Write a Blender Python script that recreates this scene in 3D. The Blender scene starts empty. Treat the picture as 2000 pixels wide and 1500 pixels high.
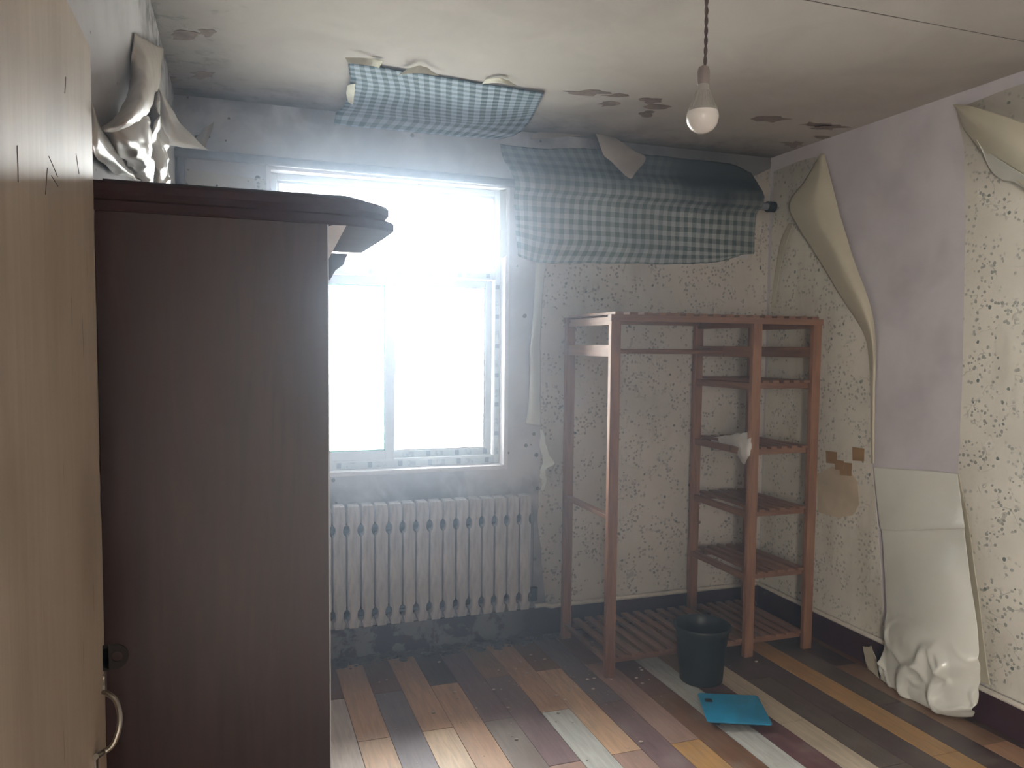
import bpy, bmesh, math, random
from mathutils import Vector, noise as mnoise
random.seed(7)
S = bpy.context.scene
COL = S.collection

# ---------------------------------------------------------------- camera
F = 1524.4; YAW = math.radians(19.44); PIT = math.radians(-3.52); ROL = math.radians(.55)
PX, PY, H = 1000, 768, 1.5545
cy_, sy_, cp_, sp_ = math.cos(YAW), math.sin(YAW), math.cos(PIT), math.sin(PIT)
FW = Vector((sy_*cp_, cy_*cp_, sp_)); R0 = Vector((cy_, -sy_, 0)); U0 = R0.cross(FW)
RT = R0*math.cos(ROL) + U0*math.sin(ROL); UP = -R0*math.sin(ROL) + U0*math.cos(ROL)
def at(x, y, ax, v):
    """point of the place seen at photo pixel x,y on the plane ax = v"""
    d = FW*F + RT*(x-PX) - UP*(y-PY); o = Vector((0, 0, H)); i = 'xyz'.index(ax)
    return o + d*((v-o[i])/d[i])
cam = bpy.data.cameras.new('camera'); co = bpy.data.objects.new('camera', cam); COL.objects.link(co)
from mathutils import Matrix
m = Matrix((RT, UP, -FW)).transposed().to_4x4(); m.translation = (0, 0, H); co.matrix_world = m
cam.sensor_fit = 'HORIZONTAL'; cam.sensor_width = 36; cam.lens = F/2000*36; cam.shift_y = (PY-750)/2000
cam.clip_start = .02
S.camera = co
# ---------------------------------------------------------------- world, lights, exposure
wd = bpy.data.worlds.new('overcast_sky'); S.world = wd; wd.use_nodes = True
bg = wd.node_tree.nodes['Background']; bg.inputs[0].default_value = (.98, .94, 1, 1); bg.inputs[1].default_value = 1.0
SKY = 8.0        # overcast sky: three times brighter overhead than at the horizon
wn = wd.node_tree; tcw = wn.nodes.new('ShaderNodeTexCoord'); sx_ = wn.nodes.new('ShaderNodeSeparateXYZ'); wn.links.new(tcw.outputs['Generated'], sx_.inputs[0])
mz = wn.nodes.new('ShaderNodeMath'); mz.operation = 'MAXIMUM'; mz.inputs[1].default_value = 0; wn.links.new(sx_.outputs[2], mz.inputs[0])
ml = wn.nodes.new('ShaderNodeMath'); ml.operation = 'MULTIPLY_ADD'; ml.inputs[1].default_value = SKY*2; ml.inputs[2].default_value = SKY; wn.links.new(mz.outputs[0], ml.inputs[0]); wn.links.new(ml.outputs[0], bg.inputs[1])
D, W, L, C, YB = 3.835, 2.928, -.2476, 2.65, -.62
WX0, WX1, WZ0, WZ1 = .155, 1.315, .924, 2.36
def area(name, loc, rot, sx, sy, power, color, portal=False):
    l = bpy.data.lights.new(name, 'AREA'); l.shape = 'RECTANGLE'; l.size = sx; l.size_y = sy; l.energy = power; l.color = color
    if portal: l.cycles.is_portal = True
    o = bpy.data.objects.new(name, l); COL.objects.link(o); o.location = loc; o.rotation_euler = rot; return o
area('window_daylight_portal', ((WX0+WX1)/2, D+.14, (WZ0+WZ1)/2), (-math.pi/2, 0, 0), WX1-WX0, WZ1-WZ0, 1, (1, 1, 1), True)
hw = area('hall_fill', (-1.05, -1.75, 1.5), (0, 0, 0), 1.0, 1.2, 96, (1, .99, .98))  # added fill light in the unseen hall, brightens the right wall
hw.rotation_euler = Vector((4.0, 4.1, -.6)).to_track_quat('-Z', 'Y').to_euler()
S.view_settings.view_transform = 'Standard'; S.view_settings.look = 'None'; S.view_settings.gamma = 1
S.view_settings.use_curve_mapping = False; S.view_settings.exposure = 1.75

# ---------------------------------------------------------------- materials
def s2l(c):
    return tuple(((v/255)/12.92 if v/255 <= .04045 else ((v/255+.055)/1.055)**2.4) for v in c) + (1,)
class NT:
    def __init__(s, name, rough=.7, spec=.5):
        s.m = bpy.data.materials.new(name); s.m.use_nodes = True; s.t = s.m.node_tree
        s.b = s.t.nodes['Principled BSDF']; s.b.inputs['Roughness'].default_value = rough
        s.b.inputs['Specular IOR Level'].default_value = spec
        s.tc = s.n('ShaderNodeTexCoord')
    def n(s, k, **kw):
        x = s.t.nodes.new(k)
        for a, v in kw.items(): setattr(x, a, v)
        return x
    def l(s, a, b): s.t.links.new(a, b)
    def mth(s, op, a, b=None, c=None, clamp=False):
        x = s.n('ShaderNodeMath', operation=op); x.use_clamp = clamp
        for i, v in enumerate((a, b, c)):
            if v is None: continue
            if isinstance(v, (int, float)): x.inputs[i].default_value = v
            else: s.l(v, x.inputs[i])
        return x.outputs[0]
    def mapping(s, scale=(1, 1, 1), rot=(0, 0, 0), src='Object', loc=(0, 0, 0)):
        x = s.n('ShaderNodeMapping'); x.inputs['Scale'].default_value = scale; x.inputs['Rotation'].default_value = rot
        x.inputs['Location'].default_value = loc; s.l(s.tc.outputs[src], x.inputs[0]); return x.outputs[0]
    def noise(s, vec, scale=5, detail=4, rough=.55, dist=0):
        x = s.n('ShaderNodeTexNoise'); x.inputs['Scale'].default_value = scale; x.inputs['Detail'].default_value = detail
        x.inputs['Roughness'].default_value = rough; x.inputs['Distortion'].default_value = dist; s.l(vec, x.inputs['Vector']); return x.outputs['Fac']
    def vor(s, vec, scale=5, feat='F1', out='Distance', rnd=1):
        x = s.n('ShaderNodeTexVoronoi', feature=feat); x.inputs['Scale'].default_value = scale; x.inputs['Randomness'].default_value = rnd
        s.l(vec, x.inputs['Vector']); return x.outputs[out]
    def ramp(s, f, lo, hi):
        x = s.n('ShaderNodeMapRange'); x.interpolation_type = 'SMOOTHSTEP'; s.l(f, x.inputs[0]); x.inputs[1].default_value = lo; x.inputs[2].default_value = hi; return x.outputs[0]
    def mix(s, f, a, b):
        x = s.n('ShaderNodeMix', data_type='RGBA')
        if isinstance(f, (int, float)): x.inputs[0].default_value = f
        else: s.l(f, x.inputs[0])
        for i, v in ((6, a), (7, b)):
            if isinstance(v, tuple): x.inputs[i].default_value = v
            else: s.l(v, x.inputs[i])
        return x.outputs[2]
    def sep(s, vec):
        x = s.n('ShaderNodeSeparateXYZ'); s.l(vec, x.inputs[0]); return x.outputs
    def col(s, c):
        if isinstance(c, tuple): s.b.inputs['Base Color'].default_value = c
        else: s.l(c, s.b.inputs['Base Color'])
        return s
    def bump(s, h, strength=.3, dist=.01):
        x = s.n('ShaderNodeBump'); x.inputs['Strength'].default_value = strength; x.inputs['Distance'].default_value = dist
        s.l(h, x.inputs['Height']); s.l(x.outputs[0], s.b.inputs['Normal']); return s

def plain(name, rgb, rough=.6, metal=0, spec=.5, var=.12, scale=20):
    t = NT(name, rough, spec); c = s2l(rgb); d = tuple(v*(1-var*2) for v in c[:3])+(1,)
    t.col(t.mix(t.ramp(t.noise(t.mapping(), scale, 3), .3, .7), c, d)); t.b.inputs['Metallic'].default_value = metal
    return t.m

def mold_spots(t, v, base, dens=.5, col=(52, 52, 56), scale=9):
    d = t.vor(v, scale*1.7); r = t.noise(v, 3.1, 2); sz = t.mth('MULTIPLY', t.ramp(r, .42, .66), .22*dens)
    d2 = t.mth('ADD', d, t.mth('MULTIPLY', t.noise(v, 60, 3), .12))
    k = t.mth('LESS_THAN', d2, t.mth('ADD', sz, .02))
    return t.mix(t.mth('MULTIPLY', k, .8), base, s2l(col))

def mat_ceiling():
    t = NT('ceiling_paint', .8, .2); v = t.mapping(); x, y, z = t.sep(v)
    n1 = t.noise(v, 3.2, 8, .65, .6); n2 = t.noise(v, 14, 6, .7)
    base = t.mix(t.ramp(n1, .35, .7), s2l((196, 191, 186)), s2l((184, 179, 175)))
    # grime band that grows towards the window wall
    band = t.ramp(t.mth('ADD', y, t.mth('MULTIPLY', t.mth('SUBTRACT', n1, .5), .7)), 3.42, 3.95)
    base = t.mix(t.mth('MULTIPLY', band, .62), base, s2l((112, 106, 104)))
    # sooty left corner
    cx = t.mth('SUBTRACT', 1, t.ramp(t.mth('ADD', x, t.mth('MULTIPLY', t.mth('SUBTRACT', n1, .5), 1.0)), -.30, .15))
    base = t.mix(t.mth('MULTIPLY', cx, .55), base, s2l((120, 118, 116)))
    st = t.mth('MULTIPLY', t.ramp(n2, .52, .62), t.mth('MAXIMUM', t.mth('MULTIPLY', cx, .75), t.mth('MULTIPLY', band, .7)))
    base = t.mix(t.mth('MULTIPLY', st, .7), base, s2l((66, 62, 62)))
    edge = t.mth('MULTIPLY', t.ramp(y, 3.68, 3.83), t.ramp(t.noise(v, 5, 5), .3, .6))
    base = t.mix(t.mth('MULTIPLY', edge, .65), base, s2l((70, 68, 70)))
    t.col(base); t.bump(n2, .25, .004); return t.m

def mat_wall_plain(name, mold=1.0, c=(206, 204, 206)):
    t = NT(name, .85, .2); v = t.mapping(); n1 = t.noise(v, 4, 7, .6, .3); n2 = t.noise(v, 22, 5, .6)
    base = t.mix(t.ramp(n1, .35, .75), s2l(c), s2l(tuple(int(q*.9) for q in c)))
    if mold: base = mold_spots(t, v, base, mold)
    x, y, z = t.sep(v)
    if name == 'window_wall_plaster':
        lowm = t.mth('SUBTRACT', 1, t.ramp(z, .75, 1.0)); 
        stn = t.mth('MULTIPLY', lowm, t.ramp(n1, .3, .62))
        base = t.mix(t.mth('MULTIPLY', stn, .7), base, s2l((110, 106, 112)))
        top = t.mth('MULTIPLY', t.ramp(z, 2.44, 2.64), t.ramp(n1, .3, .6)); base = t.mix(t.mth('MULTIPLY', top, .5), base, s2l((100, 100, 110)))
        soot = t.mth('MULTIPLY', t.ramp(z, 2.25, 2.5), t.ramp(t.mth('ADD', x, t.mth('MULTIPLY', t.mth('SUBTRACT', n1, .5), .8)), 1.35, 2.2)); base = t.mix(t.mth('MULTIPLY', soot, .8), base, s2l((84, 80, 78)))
    if name == 'left_wall_plaster':
        k = t.mth('MULTIPLY', t.ramp(z, 2.35, 2.65), t.ramp(t.noise(v, 9, 7, .7), .45, .6)); base = t.mix(t.mth('MULTIPLY', k, .8), base, s2l((80, 76, 74)))
    t.col(base); t.bump(n2, .2, .004); return t.m

def mat_floral(name, axes, c=(222, 219, 208), ink=(92, 108, 108)):
    """cream wallpaper with small sprigs; axes = the two wall axes"""
    t = NT(name, .62, .35); v0 = t.mapping(); o = t.sep(v0); cmb = t.n('ShaderNodeCombineXYZ')
    t.l(o['XYZ'.index(axes[0])], cmb.inputs[0]); t.l(o[2], cmb.inputs[1]); v = cmb.outputs[0]
    base = t.mix(t.ramp(t.noise(v, 2.2, 5), .35, .7), s2l(c), s2l(tuple(int(q*.93) for q in c)))
    wob = t.n('ShaderNodeVectorMath', operation='ADD'); nz = t.n('ShaderNodeTexNoise'); nz.inputs['Scale'].default_value = 35
    t.l(v, nz.inputs['Vector']); sc = t.n('ShaderNodeVectorMath', operation='SCALE'); sc.inputs['Scale'].default_value = .012
    t.l(nz.outputs['Color'], sc.inputs[0]); t.l(v, wob.inputs[0]); t.l(sc.outputs[0], wob.inputs[1]); vw = wob.outputs[0]
    cl = t.ramp(t.noise(v, 8.5, 2), .44, .54)
    leaf = t.mth('MULTIPLY', t.mth('LESS_THAN', t.vor(vw, 46), .33), cl)
    big = t.mth('LESS_THAN', t.vor(vw, 12.5), .10)
    stem = t.mth('MULTIPLY', t.mth('LESS_THAN', t.mth('ABSOLUTE', t.mth('SUBTRACT', t.noise(vw, 10, 1, .5, .8), .5)), .008), cl)
    k = t.mth('MAXIMUM', t.mth('MULTIPLY', leaf, .62), t.mth('MAXIMUM', t.mth('MULTIPLY', big, .9), t.mth('MULTIPLY', stem, .35)))
    base = t.mix(k, base, s2l(ink))
    sta = t.mth('MULTIPLY', t.ramp(t.noise(t.mapping((2.2, 2.2, .5)), 2.4, 5, .6), .5, .75), .35)
    base = t.mix(sta, base, s2l((150, 138, 120)))
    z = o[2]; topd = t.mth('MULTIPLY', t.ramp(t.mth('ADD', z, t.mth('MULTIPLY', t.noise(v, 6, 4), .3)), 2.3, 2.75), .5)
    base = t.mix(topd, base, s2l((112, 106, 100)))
    t.col(base); t.bump(t.noise(v, 7, 3), .25, .012); return t.m

def mat_gingham(name, ang=0.0, plane='xy', dirt=.25, ink=(84, 108, 112), pale=(186, 196, 200)):
    t = NT(name, .75, .2); v0 = t.mapping(); o = t.sep(v0); cmb = t.n('ShaderNodeCombineXYZ')
    uvn = t.n('ShaderNodeUVMap'); uvn.uv_map = 'UVMap'; q = t.sep(uvn.outputs[0])
    P = .0535
    def band(u): return t.mth('LESS_THAN', t.mth('FRACT', t.mth('DIVIDE', u, P)), .5)
    s = t.mth('MULTIPLY', t.mth('ADD', band(q[0]), band(q[1])), .5)
    base = t.mix(s, s2l(pale), s2l(ink))
    n = t.noise(v0, 3.6, 6, .6); base = t.mix(t.mth('MULTIPLY', t.ramp(n, .45, .75), dirt), base, s2l((70, 74, 70)))
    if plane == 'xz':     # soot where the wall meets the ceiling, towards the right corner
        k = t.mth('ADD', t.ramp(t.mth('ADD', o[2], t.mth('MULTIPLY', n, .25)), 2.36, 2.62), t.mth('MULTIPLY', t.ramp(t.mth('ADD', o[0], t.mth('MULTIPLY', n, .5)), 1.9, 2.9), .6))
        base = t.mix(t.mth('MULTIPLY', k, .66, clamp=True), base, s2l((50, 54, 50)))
    t.col(base); t.bump(t.noise(v0, 9, 4), .3, .01); return t.m

def mat_wood(name, c1, c2, scale=(14, 14, 1.4), rough=.45, spec=.5, knots=True):
    t = NT(name, rough, spec); v = t.mapping(scale); n = t.noise(v, 2.5, 8, .62, 1.2)
    base = t.mix(t.ramp(n, .3, .72), s2l(c1), s2l(c2))
    if knots:
        k = t.mth('LESS_THAN', t.vor(t.mapping((9, 9, 4)), .9), .07); base = t.mix(t.mth('MULTIPLY', k, .75), base, s2l(tuple(int(q*.35) for q in c2)))
    t.col(base); t.bump(n, .12, .002); return t.m

def mat_door():
    t = NT('old_varnished_door', .38, .5); v = t.mapping((16, 16, .9)); n = t.noise(v, 3, 9, .66, .8); w = t.mapping((3, 3, 1.2))
    base = t.mix(t.ramp(n, .25, .8), s2l((198, 184, 164)), s2l((186, 170, 150)))
    base = t.mix(t.mth('MULTIPLY', t.ramp(t.noise(w, 2, 6), .42, .72), .35), base, s2l((128, 110, 90)))
    sc = t.mth('MULTIPLY', t.mth('LESS_THAN', t.vor(t.mapping((60, 60, 4), loc=(3, 1, 2)), 1.0), .13), t.ramp(t.noise(w, 3, 2), .5, .6))
    base = t.mix(t.mth('MULTIPLY', sc, .6), base, s2l((70, 56, 44)))
    t.col(base); t.l(t.mth('ADD', .38, t.mth('MULTIPLY', n, .08)), t.b.inputs['Roughness']); t.bump(n, .05, .001); return t.m

def mat_laminate():
    t = NT('red_brown_laminate', .36, .5); v = t.mapping((10, 10, .8)); n = t.noise(v, 3, 8, .6, 1.6)
    t.col(t.mix(t.ramp(n, .3, .75), s2l((68, 44, 42)), s2l((50, 33, 33)))); t.bump(n, .04, .001); return t.m

def mat_baseboard():
    t = NT('maroon_skirting_paint', .6, .3); v = t.mapping(); n = t.noise(v, 7, 7, .65, .4); x, y, z = t.sep(v)
    worn = t.mth('MULTIPLY', t.ramp(n, .47, .55), t.mth('MULTIPLY', t.mth('SUBTRACT', 1, t.ramp(x, 1.25, 1.5)), t.mth('GREATER_THAN', y, 3.6)))
    base = t.mix(t.mth('MAXIMUM', worn, t.mth('MULTIPLY', t.ramp(n, .66, .7), .6)), s2l((66, 44, 52)), s2l((128, 122, 122)))
    t.col(base); t.bump(n, .5, .01); return t.m

def mat_tile(i, c):
    t = NT('plank_tile_%d' % i, .42, .45); v = t.mapping((26, 2.2, 10)); n = t.noise(v, 2.2, 8, .62, .8)
    base = t.mix(t.ramp(n, .25, .78), s2l(c), s2l(tuple(int(q*.80) for q in c)))
    dust = t.mth('MULTIPLY', t.ramp(t.noise(t.mapping(), 7, 8, .7), .46, .7), .28)
    base = t.mix(dust, base, s2l((170, 160, 150))); t.col(base)
    t.l(t.mth('ADD', .36, dust), t.b.inputs['Roughness']); t.bump(n, .1, .002); return t.m

def mat_glass():
    t = NT('window_glass'); T = t.t; out = T.nodes['Material Output']
    tr = t.n('ShaderNodeBsdfTransparent'); tr.inputs[0].default_value = (.93, .98, .96, 1); gl = t.n('ShaderNodeBsdfGlossy'); gl.inputs['Roughness'].default_value = .02
    fr = t.n('ShaderNodeFresnel'); fr.inputs[0].default_value = 1.3; mx = t.n('ShaderNodeMixShader')
    t.l(fr.outputs[0], mx.inputs[0]); t.l(tr.outputs[0], mx.inputs[1]); t.l(gl.outputs[0], mx.inputs[2]); t.l(mx.outputs[0], out.inputs[0]); return t.m

def mat_film(ax=0):
    t = NT('printed_protective_film', .35, .5); v = t.mapping(); u = t.sep(v)[ax]; a = t.mth('FRACT', t.mth('MULTIPLY', u, 6.5)); blk = t.mth('LESS_THAN', a, .14)
    b2 = t.mth('MULTIPLY', t.mth('LESS_THAN', t.mth('ABSOLUTE', t.mth('SUBTRACT', a, .45)), .14), t.ramp(t.noise(v, 60, 2), .45, .55))
    base = t.mix(t.mth('MULTIPLY', blk, .6), s2l((205, 215, 220)), s2l((92, 120, 150)))
    base = t.mix(t.mth('MULTIPLY', b2, .35), base, s2l((120, 140, 160))); t.col(base); return t.m

M = dict(
    ceiling=mat_ceiling(), wplain=mat_wall_plain('window_wall_plaster', 1.0), rplain=mat_wall_plain('right_wall_plaster', 0, (206, 202, 208)),
    lplain=mat_wall_plain('left_wall_plaster', .6), floralB=mat_floral('sprig_wallpaper_window_wall', 'XZ', (216, 210, 202), (88, 92, 98)),
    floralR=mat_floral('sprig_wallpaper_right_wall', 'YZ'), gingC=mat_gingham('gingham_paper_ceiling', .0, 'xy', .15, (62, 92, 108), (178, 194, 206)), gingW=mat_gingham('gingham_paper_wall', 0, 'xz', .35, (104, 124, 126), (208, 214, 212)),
    pine=mat_wood('reddish_pine', (156, 116, 90), (116, 80, 62)), pineH=mat_wood('reddish_pine_slat', (148, 112, 90), (110, 78, 62), (14, 1.4, 14)),
    door=mat_door(), lam=mat_laminate(), skirt=mat_baseboard(), glass=mat_glass(), film=mat_film(0), filmv=mat_film(2),
    pvc=plain('white_window_pvc', (222, 228, 232), .35, var=.03), pvcg=plain('green_glass_edge', (120, 200, 185), .3, var=.02),
    reveal=plain('white_reveal_plaster', (228, 224, 226), .8, var=.05), pipeg=plain('old_grey_pipe_paint', (136, 140, 150), .55, var=.12, scale=12),
    pipew=plain('off_white_pipe', (222, 216, 204), .5, var=.1), rad=None, dark=plain('dark_parts_and_shade', (22, 22, 24), .9, var=.1),  # near-black for dark fittings and for shade behind the radiator sections
    paperb=plain('cream_paper_back', (206, 200, 180), .4, var=.05, scale=5), paperw=plain('white_vinyl_paper_back', (222, 224, 216), .2, spec=.8, var=.03, scale=4),
    paperbr=plain('brownish_paper_back', (190, 178, 164), .4, var=.12, scale=9), shiny=plain('shiny_vinyl_paper', (218, 212, 202), .2, spec=.8, var=.08, scale=8),
    film_w=plain('milky_plastic_film', (220, 216, 212), .3, var=.06), tape=plain('brown_packing_tape', (160, 128, 88), .35, var=.05),
    stain=plain('bare_tan_paper', (204, 188, 164), .7, var=.12, scale=8), steel=plain('dull_chrome', (170, 165, 155), .3, 1, var=.1), iron=plain('dark_iron', (40, 36, 34), .45, .8, var=.1),
    bucket=plain('dark_green_plastic', (28, 35, 35), .42, var=.1, scale=9), blue=plain('blue_scale_top', (44, 158, 204), .25, spec=.6, var=.12, scale=16),
    black=plain('black_plastic', (24, 24, 26), .5), bulbw=plain('white_bulb_plastic', (158, 154, 146), .35, var=.03), bulbg=plain('white_diffuser_globe', (226, 220, 212), .25, spec=.6, var=.02),
    socket=plain('taupe_lamp_socket', (138, 126, 120), .5), cord=plain('brown_twisted_cord', (92, 76, 70), .7), gap=plain('dark_joint', (58, 54, 52), .9),
    crumb=plain('plaster_crumbs', (206, 196, 184), .9), rubble=plain('dusty_rubble', (104, 98, 96), .95, var=.3, scale=18), grout=plain('dark_grout', (66, 56, 54), .9),
    flake=plain('lifted_paint_brown', (150, 132, 124), .85, var=.2, scale=30), flakew=plain('curled_white_paint', (228, 226, 206), .6, var=.05), scratch=plain('dark_scratch', (58, 46, 40), .8),
    facade=plain('pale_facade', (238, 236, 232), .9, var=.05, scale=2), fwin=plain('far_window_glass', (206, 214, 214), .6), ext=plain('pale_ground', (140, 140, 136), .9), hall=plain('hall_paint', (190, 186, 178), .9))
def mat_rad():
    t = NT('grimy_white_radiator_enamel', .45, .4); v = t.mapping(); n = t.noise(t.mapping((9, 9, 2)), 3, 8, .65, .5)
    base = t.mix(t.ramp(n, .38, .75), s2l((196, 190, 188)), s2l((142, 136, 138))); t.col(base); return t.m
M['rad'] = mat_rad()
M['lamr'] = plain('dull_brown_moulding', (72, 52, 52), .95, spec=.05, var=.1)

# ---------------------------------------------------------------- helpers
def wm(o):
    b = Matrix.LocRotScale(o.location, o.rotation_euler, o.scale)
    return wm(o.parent) @ o.matrix_parent_inverse @ b if o.parent else b
class MB:
    def __init__(s): s.v = []; s.f = []
    def box(s, a, b):
        (x0, y0, z0), (x1, y1, z1) = a, b; k = len(s.v)
        s.v += [(x0, y0, z0), (x1, y0, z0), (x1, y1, z0), (x0, y1, z0), (x0, y0, z1), (x1, y0, z1), (x1, y1, z1), (x0, y1, z1)]
        s.f += [tuple(k+i for i in q) for q in ((3, 2, 1, 0), (4, 5, 6, 7), (0, 1, 5, 4), (1, 2, 6, 5), (2, 3, 7, 6), (3, 0, 4, 7))]; return s
    def prism(s, pts, axis, a, b):
        """polygon pts in the two other axes (order xyz without axis), extruded along axis"""
        n = len(pts); k = len(s.v)
        for w in (a, b):
            for p in pts:
                q = list(p); q.insert('xyz'.index(axis), w); s.v.append(tuple(q))
        s.f += [tuple(k+i for i in range(n))[::-1], tuple(k+n+i for i in range(n))]
        s.f += [(k+i, k+(i+1) % n, k+n+(i+1) % n, k+n+i) for i in range(n)]; return s
    def tube(s, path, r, n=10, caps=True):
        P = [Vector(p) for p in path]; k = len(s.v); up = None
        for i, p in enumerate(P):
            t = (P[min(i+1, len(P)-1)]-P[max(i-1, 0)]).normalized()
            if up is None: up = t.cross(Vector((0, 0, 1))); up = up.normalized() if up.length > .05 else Vector((1, 0, 0))
            up = (up - t*up.dot(t)).normalized(); w = t.cross(up); rr = r[i] if isinstance(r, (list, tuple)) else r
            for j in range(n):
                a = 2*math.pi*j/n; s.v.append(tuple(p + up*math.cos(a)*rr + w*math.sin(a)*rr))
        for i in range(len(P)-1):
            for j in range(n): s.f.append((k+i*n+j, k+i*n+(j+1) % n, k+(i+1)*n+(j+1) % n, k+(i+1)*n+j))
        if caps: s.f += [tuple(k+j for j in range(n))[::-1], tuple(k+(len(P)-1)*n+j for j in range(n))]
        return s
    def lathe(s, prof, c=(0, 0, 0), n=32, caps=True):
        k = len(s.v); m_ = len(prof)
        for r, z in prof:
            for j in range(n):
                a = 2*math.pi*j/n; s.v.append((c[0]+r*math.cos(a), c[1]+r*math.sin(a), c[2]+z))
        for i in range(m_-1):
            for j in range(n): s.f.append((k+i*n+j, k+i*n+(j+1) % n, k+(i+1)*n+(j+1) % n, k+(i+1)*n+j))
        if caps: s.f += [tuple(k+j for j in range(n))[::-1], tuple(k+(m_-1)*n+j for j in range(n))]
        return s
    def build(s, name, mat, parent=None, smooth=False, bevel=0, ang=35):
        me = bpy.data.meshes.new(name); me.from_pydata([tuple(v) for v in s.v], [], s.f); me.update()
        bm = bmesh.new(); bm.from_mesh(me); bmesh.ops.recalc_face_normals(bm, faces=bm.faces); bm.to_mesh(me); bm.free()
        o = bpy.data.objects.new(name, me); COL.objects.link(o); me.materials.append(mat)
        if smooth:
            for p in me.polygons: p.use_smooth = True
            try: me.set_sharp_from_angle(angle=math.radians(ang))
            except Exception: pass
        if bevel:
            b = o.modifiers.new('bevel', 'BEVEL'); b.width = bevel; b.segments = 2; b.limit_method = 'ANGLE'
        if parent:
            o.parent = parent; o.matrix_parent_inverse = wm(parent).inverted()
        return o
def tag(o, label=None, cat=None, group=None, kind=None):
    if label: o['label'] = label
    if cat: o['category'] = cat
    if group: o['group'] = group
    if kind: o['kind'] = kind
    return o
def empty(name, loc=(0, 0, 0), rz=0, **k):
    o = bpy.data.objects.new(name, None); COL.objects.link(o); o.location = loc; o.rotation_euler = (0, 0, rz); o.empty_display_size = .1
    return tag(o, **k)
def sub(o, parent):     # child given in the parent's own space
    o.parent = parent; o.matrix_parent_inverse = Matrix(); return o
def box(name, a, b, mat, parent=None, bevel=0): return MB().box(a, b).build(name, M[mat] if isinstance(mat, str) else mat, parent, bevel=bevel)

def cr(p0, p1, p2, p3, t):
    return .5*((2*p1) + (-p0+p2)*t + (2*p0-5*p1+4*p2-p3)*t*t + (-p0+3*p1-3*p2+p3)*t**3)
def resample(pts, n):
    out = []; m_ = len(pts)-1
    for i in range(n+1):
        u = i/n*m_; k = min(int(u), m_-1); t = u-k
        out.append(cr(pts[max(k-1, 0)], pts[k], pts[k+1], pts[min(k+2, m_)], t))
    return out
def sheet(name, rows, mat, nu=24, nv=40, wr=.004, ws=9, thick=.0016, seed=0, parent=None, ragged=0.0, keep=False):
    """a bent sheet lofted through rows of 3D points"""
    R_ = [resample([Vector(p) for p in r], nu) for r in rows]
    G = [resample([R_[i][j] for i in range(len(rows))], nv) for j in range(nu+1)]
    me = bpy.data.meshes.new(name); vs = []
    for i in range(nv+1):
        for j in range(nu+1):
            p = G[j][i].copy(); q = p*ws + Vector((seed*3.7, seed*1.3, 0))
            e = min(1, min(i, nv-i)/3) if keep else 1
            p += mnoise.noise_vector(q)*wr*e + mnoise.noise_vector(q*2.7)*wr*.4*e
            if ragged and (j in (0, nu) or i in (0, nv)): p += mnoise.noise_vector(q*9)*ragged
            vs.append(tuple(p))
    fs = [(i*(nu+1)+j, i*(nu+1)+j+1, (i+1)*(nu+1)+j+1, (i+1)*(nu+1)+j) for i in range(nv) for j in range(nu)]
    me.from_pydata(vs, [], fs); me.materials.append(M[mat]); me.update()
    ui, vi = [0.0], [0.0]
    for j in range(nu): ui.append(ui[-1]+(G[j+1][nv//2]-G[j][nv//2]).length)
    for i in range(nv): vi.append(vi[-1]+(G[nu//2][i+1]-G[nu//2][i]).length)
    uv = me.uv_layers.new(name='UVMap')
    for lp in me.loops:
        i, j = divmod(lp.vertex_index, nu+1); uv.data[lp.index].uv = (ui[j], vi[i])
    for p in me.polygons: p.use_smooth = True
    o = bpy.data.objects.new(name, me); COL.objects.link(o)
    sd = o.modifiers.new('thickness', 'SOLIDIFY'); sd.thickness = thick; sd.offset = 0
    if parent: o.parent = parent
    return o
def RW(x, y, off=0): return at(x, y, 'x', W-off)
def BW(x, y, off=0): return at(x, y, 'y', D-off)
def AY(x, y, Y): return at(x, y, 'y', Y)
def AZ(x, y, off=0): return at(x, y, 'z', C-off)
def panel(name, pts, axis, a, b, mat, parent=None): # flat sheet with a traced outline and real thickness
    i = 'xyz'.index(axis); q = [tuple(v for k, v in enumerate(p) if k != i) for p in pts]
    return MB().prism(q, axis, a, b).build(name, M[mat], parent)
def rag(pts, amp, step, seed=0):     # ragged outline
    out = []
    for i, p in enumerate(pts):
        q = pts[(i+1) % len(pts)]; n = max(1, int((q-p).length/step))
        for k in range(n):
            v = p.lerp(q, k/n); out.append(v + mnoise.noise_vector(v*40+Vector((seed, 0, 0)))*amp)
    return out

# ---------------------------------------------------------------- room shell
floor = tag(box('floor', (L-.1, YB, -.08), (W+.1, D+.06, -.006), 'grout'), kind='structure')
ceil = box('ceiling', (L-.1, 2.089, C), (W+.1, D+.3, C+.12), 'ceiling'); tag(ceil, kind='structure')
box('ceiling_slab', (L-.1, YB, C), (W+.1, 2.082, C+.12), 'ceiling', ceil); box('slab_joint', (L-.1, 2.0815, C+.0015), (W+.1, 2.0895, C+.1), 'gap', ceil)
T = .30
wb = MB(); wb.box((L-.2, D, -.08), (WX0, D+T, C+.1)); wb.box((WX1, D, -.08), (W+.2, D+T, C+.1)); wb.box((WX0, D, -.08), (WX1, D+T, WZ0)); wb.box((WX0, D, WZ1), (WX1, D+T, C+.1))
wall_back = tag(wb.build('wall_back', M['wplain']), kind='structure')
wall_right = tag(box('wall_right', (W, YB-.2, -.08), (W+.2, D+.01, C+.1), 'rplain'), kind='structure')
wall_left = tag(box('wall_left', (L-.2, YB-.2, -.08), (L, D+.01, C+.1), 'lplain'), kind='structure')
wf = MB(); wf.box((L-.2, YB-.2, -.08), (-.2, YB, C+.1)); wf.box((.72, YB-.2, -.08), (W+.2, YB, C+.1)); wf.box((-.2, YB-.2, 2.05), (.72, YB, C+.1))
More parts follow.
